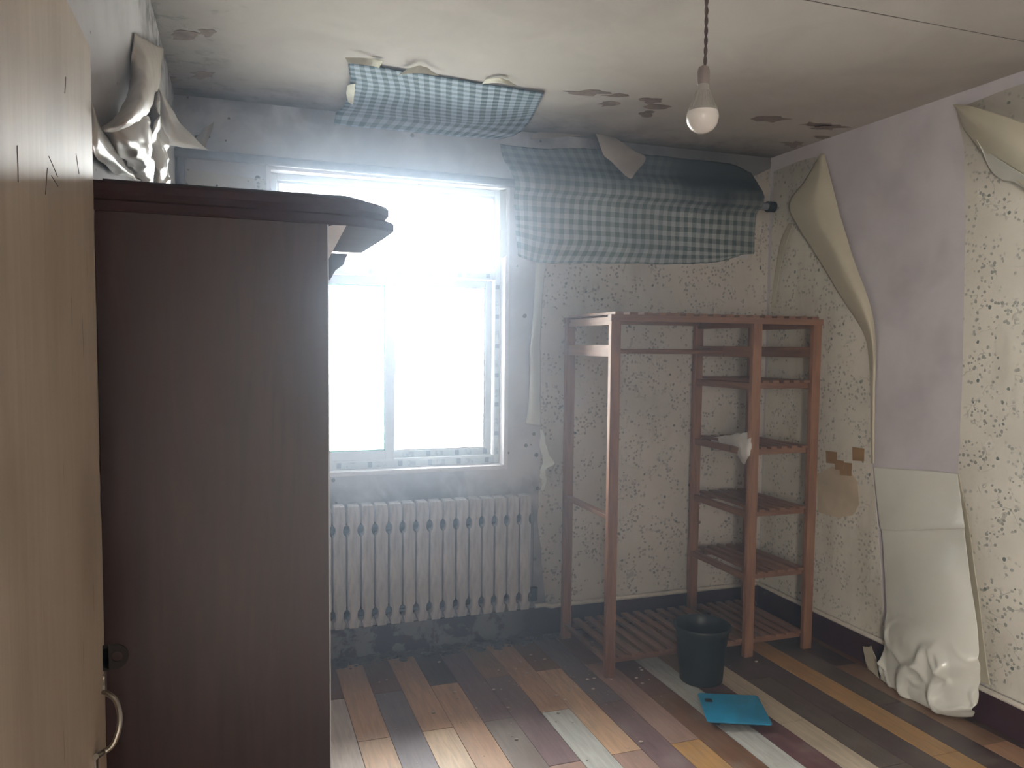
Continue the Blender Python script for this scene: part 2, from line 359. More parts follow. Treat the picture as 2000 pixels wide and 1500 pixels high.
wall_front = tag(wf.build('wall_front', M['hall']), kind='structure')
hb = MB(); hb.box((-1.2, -2.6, -.1), (2.2, YB-.2, -.02)); hb.box((-1.2, -2.6, 2.6), (2.2, YB-.2, 2.7)); hb.box((-1.3, -2.6, -.1), (-1.2, YB-.2, 2.7)); hb.box((2.2, -2.6, -.1), (2.3, YB-.2, 2.7)); hb.box((-1.3, -2.7, -.1), (2.3, -2.6, 2.7))
tag(hb.build('wall_hall', M['hall']), kind='structure')

# floor planks: staggered wood-look tiles, 129 x 800 mm
PAL = dict(w=(206, 206, 200), pw=(206, 188, 178), pe=(214, 176, 144), lp=(226, 194, 162), ta=(198, 156, 124), gp=(128, 116, 122), gb=(140, 126, 118), mv=(134, 110, 112), rb=(128, 94, 84),
           dk=(92, 76, 74), dg=(104, 92, 84), mr=(112, 76, 78), cr=(212, 196, 172), oc=(196, 152, 98), br=(134, 100, 78), ro=(176, 144, 132), bt=(156, 126, 102))
TM = {k: mat_tile(i, c) for i, (k, c) in enumerate(PAL.items())}
cols = {0: 'ro pw rb', 1: 'dk pe ta', 2: 'ro gp rb', 3: 'oc lp ta', 4: 'dk ta dk', 5: 'cr gb mv', 6: 'ro mv bt', 7: 'br w ta', 8: 'ro pe br', 9: 'ta mv gp', 10: 'oc ro rb',
        11: 'dk br rb', 12: 'w w cr', 13: 'ta mr bt', 14: 'cr cr ta', 15: 'dg dg dk', 16: 'dk dk dk', 17: 'oc oc oc', 18: 'dk dg dk', 19: 'ta bt dk', 20: 'dk br dk'}
X0, PWD = .429, .1289
for k in range(-6, 21):
    seq = cols.get(k, ' '.join(random.choice(list(PAL)) for _ in range(3))).split()
    far = 3.79 if k % 2 else 4.19
    near_ = ['dk', 'ta', 'mv', 'br', 'pe', 'dg', 'cr']
    j = 0; y1 = far
    while y1 > .5:
        y0 = y1-.80; c = seq[2-j] if (j < 3 and k % 2 == 0) else (seq[2-j] if j < 3 else random.choice(near_))
        a = max(y0, .2)+.0015; b = min(y1, D)-.0015
        xa, xb = max(X0+PWD*(k-1)+.0011, L), min(X0+PWD*k-.0011, W)
        if b > a and xb-xa > .01:
            dz = random.uniform(-.0012, .0006)
            mb = MB().box((xa, a, -.006), (xb, b, dz)); o = mb.build('plank', TM[c], floor)
        y1 = y0; j += 1
    if k % 2:
        xa, xb = max(X0+PWD*(k-1)+.0011, L), min(X0+PWD*k-.0011, W)
        if xb-xa > .01: MB().box((xa, 3.7915, -.006), (xb, D, -.0005)).build('plank', TM[random.choice(['rb', 'dk', 'br'])], floor)

# skirting
sk = MB()
z_r = lambda y: .172 + (y-2.0)*(-.004)
bbb = tag(MB().box((L, D-.014, 0), (W, D, .150)).build('baseboard_back', M['skirt']), kind='structure')
bbr = tag(MB().box((W-.014, .2, 0), (W, D-.014, .140)).build('baseboard_right', M['skirt']), kind='structure')

# ---------------------------------------------------------------- window
win = empty('window_1', (WX0, D, WZ0), kind='structure')
def wpart(name, mb, mat, par=None): return mb.build(name, M[mat], par or win, bevel=.0025)
fy = D+.075
rv = MB()
e = .016
rv.box((WX0-e, D-.004, WZ0-e), (WX1+e, D+.0, WZ0)); rv.box((WX0-e, D-.004, WZ1), (WX1+e, D, WZ1+e)); rv.box((WX0-e, D-.004, WZ0), (WX0, D, WZ1)); rv.box((WX1, D-.004, WZ0), (WX1+e, D, WZ1))
rv.box((WX0, D, WZ0), (WX1, fy, WZ0+.004)); rv.box((WX0, D, WZ1-.004), (WX1, fy, WZ1)); rv.box((WX0, D, WZ0), (WX0+.004, fy, WZ1)); rv.box((WX1-.004, D, WZ0), (WX1, fy, WZ1))
rv.build('reveal', M['reveal'], win)
ix0, ix1, iz0, iz1 = WX0+.004, WX1-.004, WZ0+.004, WZ1-.004
fr = MB(); f1 = fy+.07
fr.box((ix0, fy, iz0), (ix0+.03, f1, iz1)); fr.box((ix1-.03, fy, iz0), (ix1, f1, iz1)); fr.box((ix0+.03, fy, iz1-.03), (ix1-.03, f1, iz1)); fr.box((ix0+.03, fy, iz0), (ix1-.03, f1, iz0+.045))
TB0, TB1 = 1.895, 1.952
fr.box((ix0+.03, fy, TB0), (ix1-.03, f1, TB1))
wpart('frame', fr, 'pvc')
tb = MB(); tb.box((ix0+.03, fy+.018, TB1), (ix1-.03, f1-.01, TB1+.012)); tb.box((ix0+.03, fy+.018, iz1-.042), (ix1-.03, f1-.01, iz1-.03)); tb.box((ix0+.03, fy+.018, TB1), (ix0+.042, f1-.01, iz1-.03)); tb.box((ix1-.042, fy+.018, TB1), (ix1-.03, f1-.01, iz1-.03))
wpart('glazing_bead', tb, 'pvc')
wpart('transom_pane', MB().box((ix0+.036, fy+.034, TB1+.006), (ix1-.036, fy+.039, iz1-.036)), 'glass')
def sash(x0, x1, z0, z1, y, st, gm='pvc'):
    s = MB(); s.box((x0, y, z0), (x0+st, y+.03, z1)); s.box((x1-st, y, z0), (x1, y+.03, z1)); s.box((x0+st, y, z0), (x1-st, y+.03, z0+st)); s.box((x0+st, y, z1-st), (x1-st, y+.03, z1))
    o = wpart('sash', s, 'pvc')
    g = MB(); q = .007; a, b, c_, d_ = x0+st, x1-st, z0+st, z1-st
    g.box((a, y+.006, c_), (a+q, y+.012, d_)); g.box((b-q, y+.006, c_), (b, y+.012, d_)); g.box((a+q, y+.006, c_), (b-q, y+.012, c_+q)); g.box((a+q, y+.006, d_-q), (b-q, y+.012, d_))
    sub(g.build('gasket', M[gm]), o)
    sub(MB().box((a, y+.013, c_), (b, y+.018, d_)).build('pane', M['glass']), o); return o
s1 = sash(ix0+.032, .750, iz0+.043, TB0-.003, fy+.003, .045, 'pvcg')
s2 = sash(.712, ix1-.034, iz0+.043, TB0-.003, fy+.036, .036)
sub(MB().box((.738, fy-.008, 1.40), (.756, fy+.003, 1.48)).build('sash_lock', M['pvc']), s1)
wpart('protective_film', MB().box((ix1-.028, fy-.0012, iz0+.05), (ix1-.006, fy, TB0-.02)), 'filmv')
fl = MB(); fl.box((.44, fy-.0012, iz0+.006), (ix1-.03, fy, iz0+.034)); fl.box((.62, fy-.0012, TB0+.008), (ix1-.04, fy, TB0+.03)); fl.box((.80, fy+.0348, iz0+.048), (ix1-.05, fy+.036, iz0+.074))
wpart('protective_film', fl, 'film')

# ---------------------------------------------------------------- outside, seen overexposed through the panes
tag(box('ground', (-40, D+2, -6.1), (50, 80, -6), 'ext'), kind='structure')
bd = empty('apartment_building', (4, 38, -6), label='pale overexposed apartment block seen far outside through the left window pane', cat='building')
sub(MB().box((-12, 0, 0), (12, 8, 9.2)).build('wall', M['facade']), bd); sub(MB().box((-12.3, -.4, 9.2), (12.3, 8.3, 9.6)).build('roof', M['facade']), bd)
for i in range(9):
    for j in range(3):
        w_ = sub(MB().box((-11+i*2.5, -.06, 1.2+j*2.9), (-9.6+i*2.5, .02, 2.7+j*2.9)).build('window', M['fwin']), bd)

# ---------------------------------------------------------------- wallpapers on the walls
BT = .0022
# window wall, right of the window
pts = rag([BW(1064, 505), BW(1462, 505), BW(1470, 345), BW(1508, 328), BW(1498, 600), BW(1484, 1149), BW(1066, 1183), BW(1050, 1010), BW(1056, 835), BW(1050, 700)], .006, .04, 1)
panel('wallpaper_sheet', pts, 'y', D-BT, D-.0002, 'floralB', wall_back)
pts = rag([BW(365, 330), BW(528, 352), BW(528, 480), BW(345, 480)], .005, .05, 2)
panel('wallpaper_sheet', pts, 'y', D-BT, D-.0002, 'floralB', wall_back)
# right wall
pts = [RW(1512, 335), RW(1560, 315), RW(1604, 304), RW(1622, 352), RW(1640, 430), RW(1665, 520), RW(1690, 600), RW(1706, 680), RW(1707, 800), RW(1704, 905), RW(1712, 1000), RW(1722, 1120), RW(1728, 1258), RW(1600, 1202), RW(1482, 1150), RW(1500, 700)]
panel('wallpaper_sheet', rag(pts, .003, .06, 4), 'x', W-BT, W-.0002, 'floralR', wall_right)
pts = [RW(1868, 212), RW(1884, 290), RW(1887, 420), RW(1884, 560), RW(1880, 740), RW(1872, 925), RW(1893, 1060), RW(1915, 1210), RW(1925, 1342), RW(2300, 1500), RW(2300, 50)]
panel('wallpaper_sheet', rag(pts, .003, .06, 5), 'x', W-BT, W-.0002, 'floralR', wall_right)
pts = rag([RW(1597, 925), RW(1625, 912), RW(1660, 918), RW(1676, 940), RW(1679, 985), RW(1668, 1005), RW(1640, 1012), RW(1598, 1000)], .005, .02, 6)
panel('bare_patch', pts, 'x', W-BT-.0012, W-BT, 'stain', wall_right)

# gingham paper on the window wall: bulges over the pipe, sags at the seam
gx = [975, 1060, 1150, 1250, 1340, 1420, 1478]
def grow(z, off, xs): return [Vector((x, D-off, z)) for x in xs]
x0g, x1g = BW(985, 300).x, BW(1474, 400).x
xs = [x0g+(x1g-x0g)*i/6 for i in range(7)]
rows = [grow(2.575, .006, xs), grow(2.50, .014, xs), grow(2.445, .062, xs), grow(2.40, .078, xs), grow(2.355, .070, xs), grow(2.315, .020, xs), grow(2.20, .009, xs), grow(2.10, .008, xs), grow(2.015, .007, xs)]
rows[0] = [BW(a_, b_, .006) for a_, b_ in ((976, 282), (1060, 290), (1150, 290), (1250, 300), (1340, 310), (1425, 320), (1468, 338))]
rows[-1] = [BW(1012, 500, .007), BW(1060, 513, .007), BW(1140, 514, .007), BW(1230, 515, .007), BW(1320, 516, .007), BW(1400, 512, .007), BW(1470, 490, .007)]
rows[-2] = [BW(1008, 455, .008)]+rows[-2][1:]
for i_, (a_, b_) in ((1, (982, 310)), (2, (988, 335)), (3, (993, 350)), (4, (998, 365)), (5, (1002, 385)), (6, (1006, 425))):
    q_ = BW(a_, b_); rows[i_][0].x = q_.x;
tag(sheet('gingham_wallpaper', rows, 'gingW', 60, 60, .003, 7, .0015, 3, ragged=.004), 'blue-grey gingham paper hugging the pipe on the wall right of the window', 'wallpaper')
# gingham on the ceiling, its lower edge folding down the wall
rows = [[AZ(680, 122, .012), AZ(760, 134, .008), AZ(850, 148, .006), AZ(960, 166, .006), AZ(1062, 182, .012)],
        [AZ(684, 165, .014), AZ(770, 178, .016), AZ(850, 190, .014), AZ(955, 202, .016), AZ(1052, 205, .02)],
        [AZ(672, 205, .016), AZ(760, 215, .012), AZ(850, 225, .012), AZ(950, 235, .014), AZ(1040, 228, .022)],
        [Vector((.455, D-.03, C-.014)), Vector((.70, D-.03, C-.014)), Vector((.93, D-.03, C-.014)), Vector((1.16, D-.03, C-.014)), Vector((1.36, D-.05, C-.024))],
        [BW(652, 243, .012), BW(740, 252, .012), BW(830, 260, .012), BW(910, 268, .012), BW(975, 272, .016)]]
tag(sheet('gingham_wallpaper', rows, 'gingC', 50, 40, .003, 6, .0015, 5, ragged=.004), 'blue-and-white gingham paper patch peeling from the ceiling above the window', 'wallpaper')
# curled white paint along its upper edge
def curl(name, pts, mat, label, cat, thick=.0015, wr=.003, seed=1, **k):
    o = sheet(name, pts, mat, 12, 14, wr, 22, thick, seed, **k); return tag(o, label, cat)
curl('paint_curl', [[AZ(674, 112, .02), AZ(710, 114, .012), AZ(748, 118, .008)], [AZ(680, 124, .035), AZ(712, 127, .03), AZ(740, 132, .02)]], 'flakew', 'pale yellow paint curl at the top left corner of the ceiling gingham', 'paint flake')
curl('paint_curl', [[AZ(800, 133, .008), AZ(820, 128, .012), AZ(835, 133, .008)], [AZ(778, 146, .02), AZ(815, 143, .035), AZ(858, 148, .015)]], 'flakew', 'white paint curl on the middle of the ceiling gingham\'s upper edge', 'paint flake')
curl('paint_curl', [[AZ(950, 155, .008), AZ(975, 152, .012), AZ(995, 158, .008)], [AZ(940, 163, .01), AZ(975, 162, .02), AZ(1012, 170, .01)]], 'flakew', 'small white paint curl near the right end of the ceiling gingham', 'paint flake')
curl('paint_curl', [[AZ(679, 165, .02), AZ(694, 163, .035)], [AZ(677, 182, .025), AZ(692, 184, .04)], [AZ(680, 198, .02), AZ(690, 204, .03)]], 'flakew', 'white paint curl on the left edge of the ceiling gingham', 'paint flake')

# torn drop of paper where ceiling meets the wall, above the gingham
curl('torn_paper', [[BW(1040, 262, .02), BW(1090, 248, .03), BW(1148, 240, .04)], [BW(1035, 272, .02), BW(1095, 268, .05), BW(1160, 262, .06)]], 'paperbr', 'thin lifted strip of paper between the ceiling gingham and wall gingham', 'wallpaper')
curl('torn_paper', [[BW(1148, 238, .06), BW(1155, 240, .06), BW(1163, 243, .05)], [BW(1165, 265, .10), BW(1195, 275, .09), BW(1235, 292, .06)], [BW(1178, 300, .11), BW(1205, 300, .10), BW(1262, 308, .05)], [BW(1190, 312, .10), BW(1212, 325, .09), BW(1248, 330, .06)], [BW(1222, 343, .09), BW(1232, 348, .09), BW(1240, 340, .08)]], 'paperbr', 'grey pointed paper flap hanging from the ceiling edge over the wall gingham', 'wallpaper', seed=4)

# strips peeling beside the window
tag(sheet('peeled_strip', [[BW(1046, 512, .004), BW(1056, 512, .01), BW(1066, 512, .004)], [BW(1042, 600, .02), BW(1050, 600, .03), BW(1058, 600, .006)], [BW(1036, 680, .03), BW(1042, 682, .03), BW(1056, 690, .004)], [BW(1034, 760, .02), BW(1044, 765, .025), BW(1056, 770, .003)], [BW(1026, 828, .006), BW(1040, 830, .02), BW(1056, 832, .003)]], 'paperw', 8, 40, .003, 9, .0015, 2), 'long narrow strip of white paper lifting along the wall beside the window', 'wallpaper')
tag(sheet('torn_paper', [[BW(1056, 838, .006), BW(1060, 839, .012)], [BW(1054, 870, .02), BW(1070, 880, .05)], [BW(1060, 900, .03), BW(1084, 906, .07)], [BW(1054, 925, .03), BW(1066, 916, .06)], [BW(1060, 944, .03), BW(1068, 942, .04)], [BW(1054, 956, .03), BW(1060, 958, .03)]], 'paperw', 10, 30, .006, 22, .0015, 6, ragged=.004), 'small ragged white paper scrap hanging low beside the window, above the radiator', 'wallpaper')
tag(sheet('peeled_strip', [[BW(976, 372, .004), BW(988, 371, .008)], [BW(977, 440, .006), BW(990, 440, .02)], [BW(976, 490, .006), BW(990, 492, .016)], [BW(976, 502, .004), BW(984, 504, .006)]], 'paperw', 6, 20, .002, 9, .0015, 8), 'white paper edging curled over the upper right corner of the window opening', 'wallpaper')

# right wall flaps
tag(sheet('peeled_flap', [[RW(1603, 300, .004), RW(1606, 300, .008), RW(1610, 300, .003)], [RW(1575, 348, .03), RW(1600, 348, .05), RW(1623, 350, .012)], [RW(1541, 400, .05), RW(1590, 400, .075), RW(1636, 402, .02)], [RW(1560, 446, .045), RW(1608, 446, .08), RW(1650, 450, .025)],
     [RW(1602, 512, .03), RW(1640, 512, .07), RW(1672, 522, .03)], [RW(1648, 588, .02), RW(1675, 586, .06), RW(1698, 590, .03)], [RW(1688, 655, .012), RW(1700, 652, .045), RW(1709, 652, .02)], [RW(1699, 730, .004), RW(1705, 728, .02), RW(1710, 728, .01)], [RW(1700, 820, .003), RW(1704, 818, .012), RW(1708, 818, .005)], [RW(1702, 905, .002), RW(1705, 905, .008), RW(1708, 905, .002)]], 'paperb', 18, 70, .003, 6, .0018, 1),
    'long curved cream paper flap peeling from the right wall beside the corner', 'wallpaper')
tag(sheet('peeled_strip', [[RW(1541, 436, .01), RW(1549, 436, .02)], [RW(1526, 468, .01), RW(1537, 474, .03)], [RW(1514, 530, .006), RW(1523, 532, .02)], [RW(1506, 600, .003), RW(1513, 600, .01)]], 'paperb', 6, 24, .002, 8, .0015, 2), 'thin lifted paper seam in the right corner of the room', 'wallpaper')
tag(sheet('peeled_flap', [[RW(1861, 204, .004), RW(1864, 207, .01), RW(1868, 213, .004)], [RW(1900, 208, .05), RW(1897, 235, .07), RW(1890, 262, .02)], [RW(1950, 224, .09), RW(1938, 262, .10), RW(1920, 296, .03)], [RW(2000, 242, .12), RW(1985, 292, .13), RW(1958, 330, .05)], [RW(2060, 262, .14), RW(2040, 330, .15), RW(2004, 368, .07)], [RW(2140, 290, .12), RW(2120, 380, .12), RW(2080, 430, .06)]], 'paperb', 20, 40, .004, 6, .0018, 3),
    'broad folded cream paper flap at the top right edge of the picture', 'wallpaper')
tag(sheet('peeled_flap', [[RW(1905, 272, .03), RW(1910, 276, .05)], [RW(1935, 300, .05), RW(1935, 330, .02)], [RW(1968, 322, .09), RW(1958, 352, .03)], [RW(1996, 340, .11), RW(1985, 358, .05)], [RW(2060, 378, .12), RW(2040, 400, .06)]], 'paperw', 10, 24, .002, 6, .0018, 4), 'small pale turned-over paper edge under the broad flap at top right', 'wallpaper')
# the long sheet that has come down and stands on the floor
rows = [[RW(1707, 912, .004), RW(1760, 916, .006), RW(1820, 920, .006), RW(1870, 925, .006)],
        [RW(1712, 975, .012), RW(1765, 975, .03), RW(1825, 978, .03), RW(1877, 978, .03)],
        [RW(1718, 1028, .02), RW(1768, 1031, .045), RW(1830, 1029, .055), RW(1884, 1026, .05)],
        [RW(1722, 1042, .02), RW(1770, 1044, .035), RW(1830, 1042, .04), RW(1884, 1040, .045)],
        [RW(1728, 1120, .03), RW(1778, 1120, .075), RW(1840, 1115, .085), RW(1892, 1110, .06)],
        [RW(1732, 1200, .05), RW(1785, 1195, .10), RW(1850, 1190, .11), RW(1902, 1180, .08)],
        [RW(1731, 1235, .08), RW(1780, 1240, .14), RW(1850, 1240, .13), RW(1908, 1225, .09)],
        [RW(1722, 1290, .10), RW(1775, 1300, .15), RW(1850, 1300, .15), RW(1912, 1285, .09)],
        [RW(1714, 1345, .10), RW(1775, 1345, .14), RW(1850, 1330, .13), RW(1913, 1325, .08)],
        [RW(1716, 1366, .08), RW(1772, 1385, .12), RW(1845, 1390, .13), RW(1912, 1378, .07)],
        [RW(1745, 1380, .07), RW(1790, 1396, .09), RW(1850, 1402, .10), RW(1900, 1398, .06)]]
def floor_clamp(rows):
    for r in rows:
        for p in r: p.z = max(p.z, .004)
    return rows
fs = tag(sheet('fallen_wallpaper', floor_clamp(rows), 'paperw', 64, 120, .003, 7, .0018, 6, keep=True), 'long glossy white-backed wallpaper sheet folded down the right wall to the floor', 'wallpaper')
for v in fs.data.vertices:     # sharper crumples near the foot
    k = max(0, min(1, (.42-v.co.z)/.3)); q = v.co*13
    g1 = mnoise.noise(Vector((v.co.y*4.5+1.3, v.co.z*4.5, .7))); g2 = mnoise.noise(Vector((v.co.y*7+4, v.co.z*6+2, 3.1)))
    k2 = max(0, min(1, (.36-v.co.z)/.12))
    v.co.x -= (.026*max(0, 1-abs(g1)*7) + .014*max(0, 1-abs(g2)*8))*k2
    v.co += mnoise.noise_vector(v.co*6)*.014*k + mnoise.noise_vector(v.co*19)*.003*k2
    v.co.x = min(v.co.x, W-.006 if v.co.z > .16 else W-.03); v.co.z = max(v.co.z, .003)
rows = [[RW(1868, 925, .003), RW(1873, 925, .003)], [RW(1880, 1000, .006), RW(1888, 1000, .012)], [RW(1890, 1100, .01), RW(1903, 1100, .02)], [RW(1903, 1200, .02), RW(1916, 1200, .03)], [RW(1908, 1290, .03), RW(1928, 1300, .035)], [RW(1908, 1330, .03), RW(1935, 1338, .03)]]
tag(sheet('peeled_strip', rows, 'paperb', 6, 30, .002, 8, .0015, 9), 'cream inner layer showing along the right edge of the fallen sheet', 'wallpaper')
tag(sheet('torn_paper', floor_clamp([[RW(1686, 1262, .04), RW(1700, 1262, .05)], [RW(1692, 1300, .05), RW(1712, 1290, .07)], [RW(1697, 1330, .06), RW(1716, 1330, .08)], [RW(1703, 1355, .06), RW(1716, 1362, .08)]]), 'paperb', 8, 20, .006, 18, .0015, 3, ragged=.003), 'torn cream paper scrap standing against the skirting left of the fallen sheet', 'wallpaper')
# tapes
for i, (x, y, lab) in enumerate([(1625, 893, 'brown tape square nearest the rack on the right wall'), (1653, 916, 'brown tape square lowest of the right wall group'), (1678, 887, 'brown tape square highest and rightmost on the right wall'), (1641, 908, 'faded brown tape piece between two others on the right wall')]):
    a = .1*(i-1); o = MB(); s_ = (11, 12, 12, 9)[i]
    q = [RW(x-s_, y-s_-2), RW(x+s_, y-s_+1), RW(x+s_-1, y+s_+2), RW(x-s_+1, y+s_)]
    o = panel('packing_tape', q, 'x', W-BT-.0025-(.0006*i), W-BT-.0013-(.0006*i), 'tape'); tag(o, lab, 'tape', 'packing tape squares on the right wall')

# ---------------------------------------------------------------- left: glossy paper hanging off the wall
def hang(name, rows, mat, label, nu=20, nv=40, wr=.004, ws=8, seed=0, rg=0):
    return tag(sheet(name, [[AY(*p) for p in r] for r in rows], mat, nu, nv, wr, ws, .0016, seed, ragged=rg), label, 'wallpaper')
def hangL(rows, mat, label, seed=0, wr=.004, ws=8):
    return tag(sheet('hanging_wallpaper', [[at(x, y, 'x', L+o_) for x, y, o_ in r_] for r_ in rows], mat, 22, 50, wr, ws, .0016, seed), label, 'wallpaper')
hangL([[(262, 66, .004), (290, 80, .010), (319, 96, .016)], [(257, 110, .008), (284, 115, .03), (317, 116, .02)], [(256, 150, .01), (284, 155, .05), (312, 158, .02)], [(250, 185, .012), (276, 190, .07), (301, 195, .03)],
       [(236, 212, .015), (262, 218, .08), (288, 222, .04)], [(220, 234, .02), (244, 238, .08), (268, 238, .05)], [(197, 251, .015), (225, 253, .05), (262, 243, .05)], [(196, 256, .006), (225, 257, .03), (262, 247, .04)]], 'paperbr', 'brownish curled paper tongue hanging below the ceiling in the upper left', 1)
hangL([[(168, 176, .004), (173, 190, .01), (177, 202, .015)], [(176, 222, .01), (186, 228, .02), (199, 254, .02)], [(178, 268, .02), (200, 272, .03), (226, 290, .02)], [(188, 306, .02), (222, 314, .03), (258, 338, .02)], [(222, 338, .01), (262, 350, .02), (304, 372, .01)]], 'shiny', 'glossy slanting paper sheet hanging behind the open door top', 2)
hangL([[(203, 258, .01), (240, 252, .05), (286, 224, .05)], [(222, 290, .015), (256, 276, .06), (292, 248, .05)], [(246, 322, .015), (270, 300, .06), (294, 285, .05)], [(268, 345, .01), (282, 335, .05), (298, 322, .04)], [(290, 372, .01), (296, 372, .03), (305, 372, .03)]], 'paperbr', 'smooth grey-brown paper panel falling behind the wardrobe top', 3, .012, 10)
hang('hanging_wallpaper', [[(296, 190, 2.6), (302, 186, 2.5), (308, 182, 2.6)], [(286, 230, 2.6), (300, 228, 2.42), (312, 225, 2.6)], [(284, 270, 2.6), (300, 268, 2.42), (322, 265, 2.62)], [(286, 310, 2.6), (304, 308, 2.45), (326, 305, 2.62)], [(296, 366, 2.6), (312, 366, 2.45), (330, 366, 2.62)]], 'shiny', 'wrinkled shiny paper column hanging above the wardrobe cornice', seed=4, wr=.02, ws=14)
hang('hanging_wallpaper', [[(304, 152, 2.9), (308, 150, 2.88), (312, 158, 2.9)], [(306, 200, 2.9), (320, 196, 2.82), (332, 200, 2.9)], [(312, 240, 2.9), (332, 236, 2.82), (352, 238, 2.9)], [(322, 275, 2.9), (346, 268, 2.85), (376, 268, 2.9)], [(352, 284, 2.9), (372, 284, 2.88), (392, 286, 2.9)], [(392, 292, 2.9), (398, 293, 2.9), (403, 295, 2.9)]], 'shiny', 'pointed white paper flap reaching right toward the window wall', seed=5, wr=.012, ws=10)
tag(sheet('torn_paper', [[BW(380, 270, .02), BW(398, 250, .05)], [BW(388, 285, .03), BW(410, 245, .07)], [BW(400, 292, .03), BW(420, 236, .05)]], 'paperbr', 8, 10, .008, 20, .0015, 3), 'small faded paper tatter on the window wall near the left corner', 'wallpaper')

# lifted paint marks on the ceiling
FL = [(1145, 180, 40, 5), (1190, 203, 18, 5), (1205, 186, 22, 3), (1270, 196, 20, 6), (1285, 208, 26, 5), (1262, 222, 12, 6), (1500, 232, 34, 6), (1590, 243, 34, 4), (1618, 248, 30, 5), (1550, 281, 20, 6), (1604, 268, 12, 3), (1610, 284, 10, 4), (395, 146, 18, 7), (360, 68, 26, 8), (405, 62, 16, 8), (330, 156, 22, 7)]
for i, (x, y, a, b) in enumerate(FL):
    ps = []
    for k in range(14):
        t_ = 2*math.pi*k/14; rr = 1+.9*mnoise.noise(Vector((k*1.7+.3, i*7.1+.5, .2)))
        ps.append(AZ(x+a*rr*math.cos(t_), y+b*rr*math.sin(t_)))
    panel('paint_scar', ps, 'z', C-.0015, C-.0002, 'flake', ceil)

# ---------------------------------------------------------------- pipes
pr = empty('heating_pipe', (L, D-.045, 2.4), label='grey painted heating pipe running above the window', cat='pipe')
py_ = D-.045; pz0, pz1 = 2.388, 2.362
MB().tube([(L, py_, pz0), (1.3, py_, (pz0+pz1)/2), (W, py_, pz1)], .021, 14).build('pipe', M['pipeg'], pr, True)
MB().tube([(L+.022, py_, pz0), (L+.022, py_, 2.3), (L+.022, py_, .3)], .019, 12).build('riser', M['pipeg'], pr, True)
MB().tube([(W-.05, py_, pz1), (W-.002, py_, pz1)], .030, 16).build('wall_collar', M['dark'], pr, True)
MB().tube([(L+.005, py_, pz0), (L+.05, py_, pz0)], .027, 14).build('elbow', M['pipeg'], pr, True)
p2 = tag(MB().tube([(1.475, D-.05, .175), (1.53, D-.05, .176), (1.58, D-.03, .156), (1.62, D-.024, .158), (2.3, D-.024, .158), (W-.024, D-.024, .156), (W-.024, D-.03, .156), (W-.024, 3.2, .152), (W-.024, 2.0, .150), (W-.024, .4, .148)], .0115, 10).build('skirting_pipe', M['pipew'], None, True), 'thin off-white pipe running along the top of the maroon skirting', 'pipe')

# ---------------------------------------------------------------- radiator
ry = D-.115; ra = at(677, 1034, 'y', ry); rb_ = at(1015, 1012, 'y', ry); sp = (rb_.x-ra.x)/13
zt0, zt1 = at(650, 993, 'y', ry).z, at(1025, 968, 'y', ry).z
zt = (zt0+zt1)/2; zb = (at(650, 1228, 'y', ry).z+at(1020, 1195, 'y', ry).z)/2
zo1 = (at(677, 1040, 'y', ry).z+at(1015, 1013, 'y', ry).z)/2; zo2 = (at(675, 1208, 'y', ry).z+at(1012, 1165, 'y', ry).z)/2
rad = empty('radiator', ((ra.x+rb_.x)/2, ry+.04, zb), label='grimy white sectional cast radiator under the window', cat='radiator')
def sec_pts(w):
    R_ = []
    def notch(z, s):
        r = []
        for k in range(7):
            a = math.pi*k/6; r.append((w/2-.0125*math.sin(a) if s > 0 else -w/2+.0125*math.sin(a), z-.028*math.cos(a)*s))
        return r
    R_ += [(-w/2+.008, zb), (w/2-.008, zb), (w/2, zb+.03)] + notch(zo2, 1) + notch(zo1, 1) + [(w/2, zt-.02), (w/2-.002, zt-.004), (w/2-.006, zt)]
    R_ += [(-w/2+.006, zt), (-w/2+.002, zt-.004), (-w/2, zt-.02)] + notch(zo1, -1) + notch(zo2, -1) + [(-w/2, zb+.03)]
    return R_
smesh = MB().prism(sec_pts(sp-.0085), 'y', 0, .075)
me0 = None
for i in range(-3, 15):
    xc = ra.x + sp*(i-.5) if i < 14 else rb_.x+sp*.5
    o = smesh.build('section', M['rad'], rad, bevel=.002) if me0 is None else None
    if o is None:
        o = bpy.data.objects.new('section', me0); COL.objects.link(o); o.parent = rad; o.matrix_parent_inverse = wm(rad).inverted()
        b = o.modifiers.new('bevel', 'BEVEL'); b.width = .002; b.segments = 2; b.limit_method = 'ANGLE'
    me0 = o.data; o.location = (xc, ry, 0)
for z_ in (zo1, zo2): MB().tube([(ra.x-3.6*sp, ry+.045, z_), (rb_.x+.99*sp, ry+.045, z_)], .02, 12).build('header_tube', M['dark'], rad, True)
MB().box((ra.x-3.6*sp, ry+.055, zb+.03), (rb_.x+.9*sp, ry+.070, zt-.04)).build('shade_plate', M['dark'], rad)  # added plate, its near-black colour stands in for shade between the sections
xr = rb_.x+sp
MB().tube([(xr-.01, ry+.04, zo2), (xr+.035, ry+.04, zo2)], .014, 12).build('valve_stub', M['pipeg'], rad, True)
vb = MB().tube([(xr+.03, ry+.04, zo2-.03), (xr+.03, ry+.04, zo2+.035)], .02, 12).build('valve', M['dark'], rad, True)
MB().tube([(xr-.01, D-.02, zt-.07), (xr+.03, D-.02, zt-.08), (xr+.034, D-.02, zt-.12), (xr+.034, D-.02, .19)], .012, 10).build('riser_pipe', M['pipeg'], rad, True)

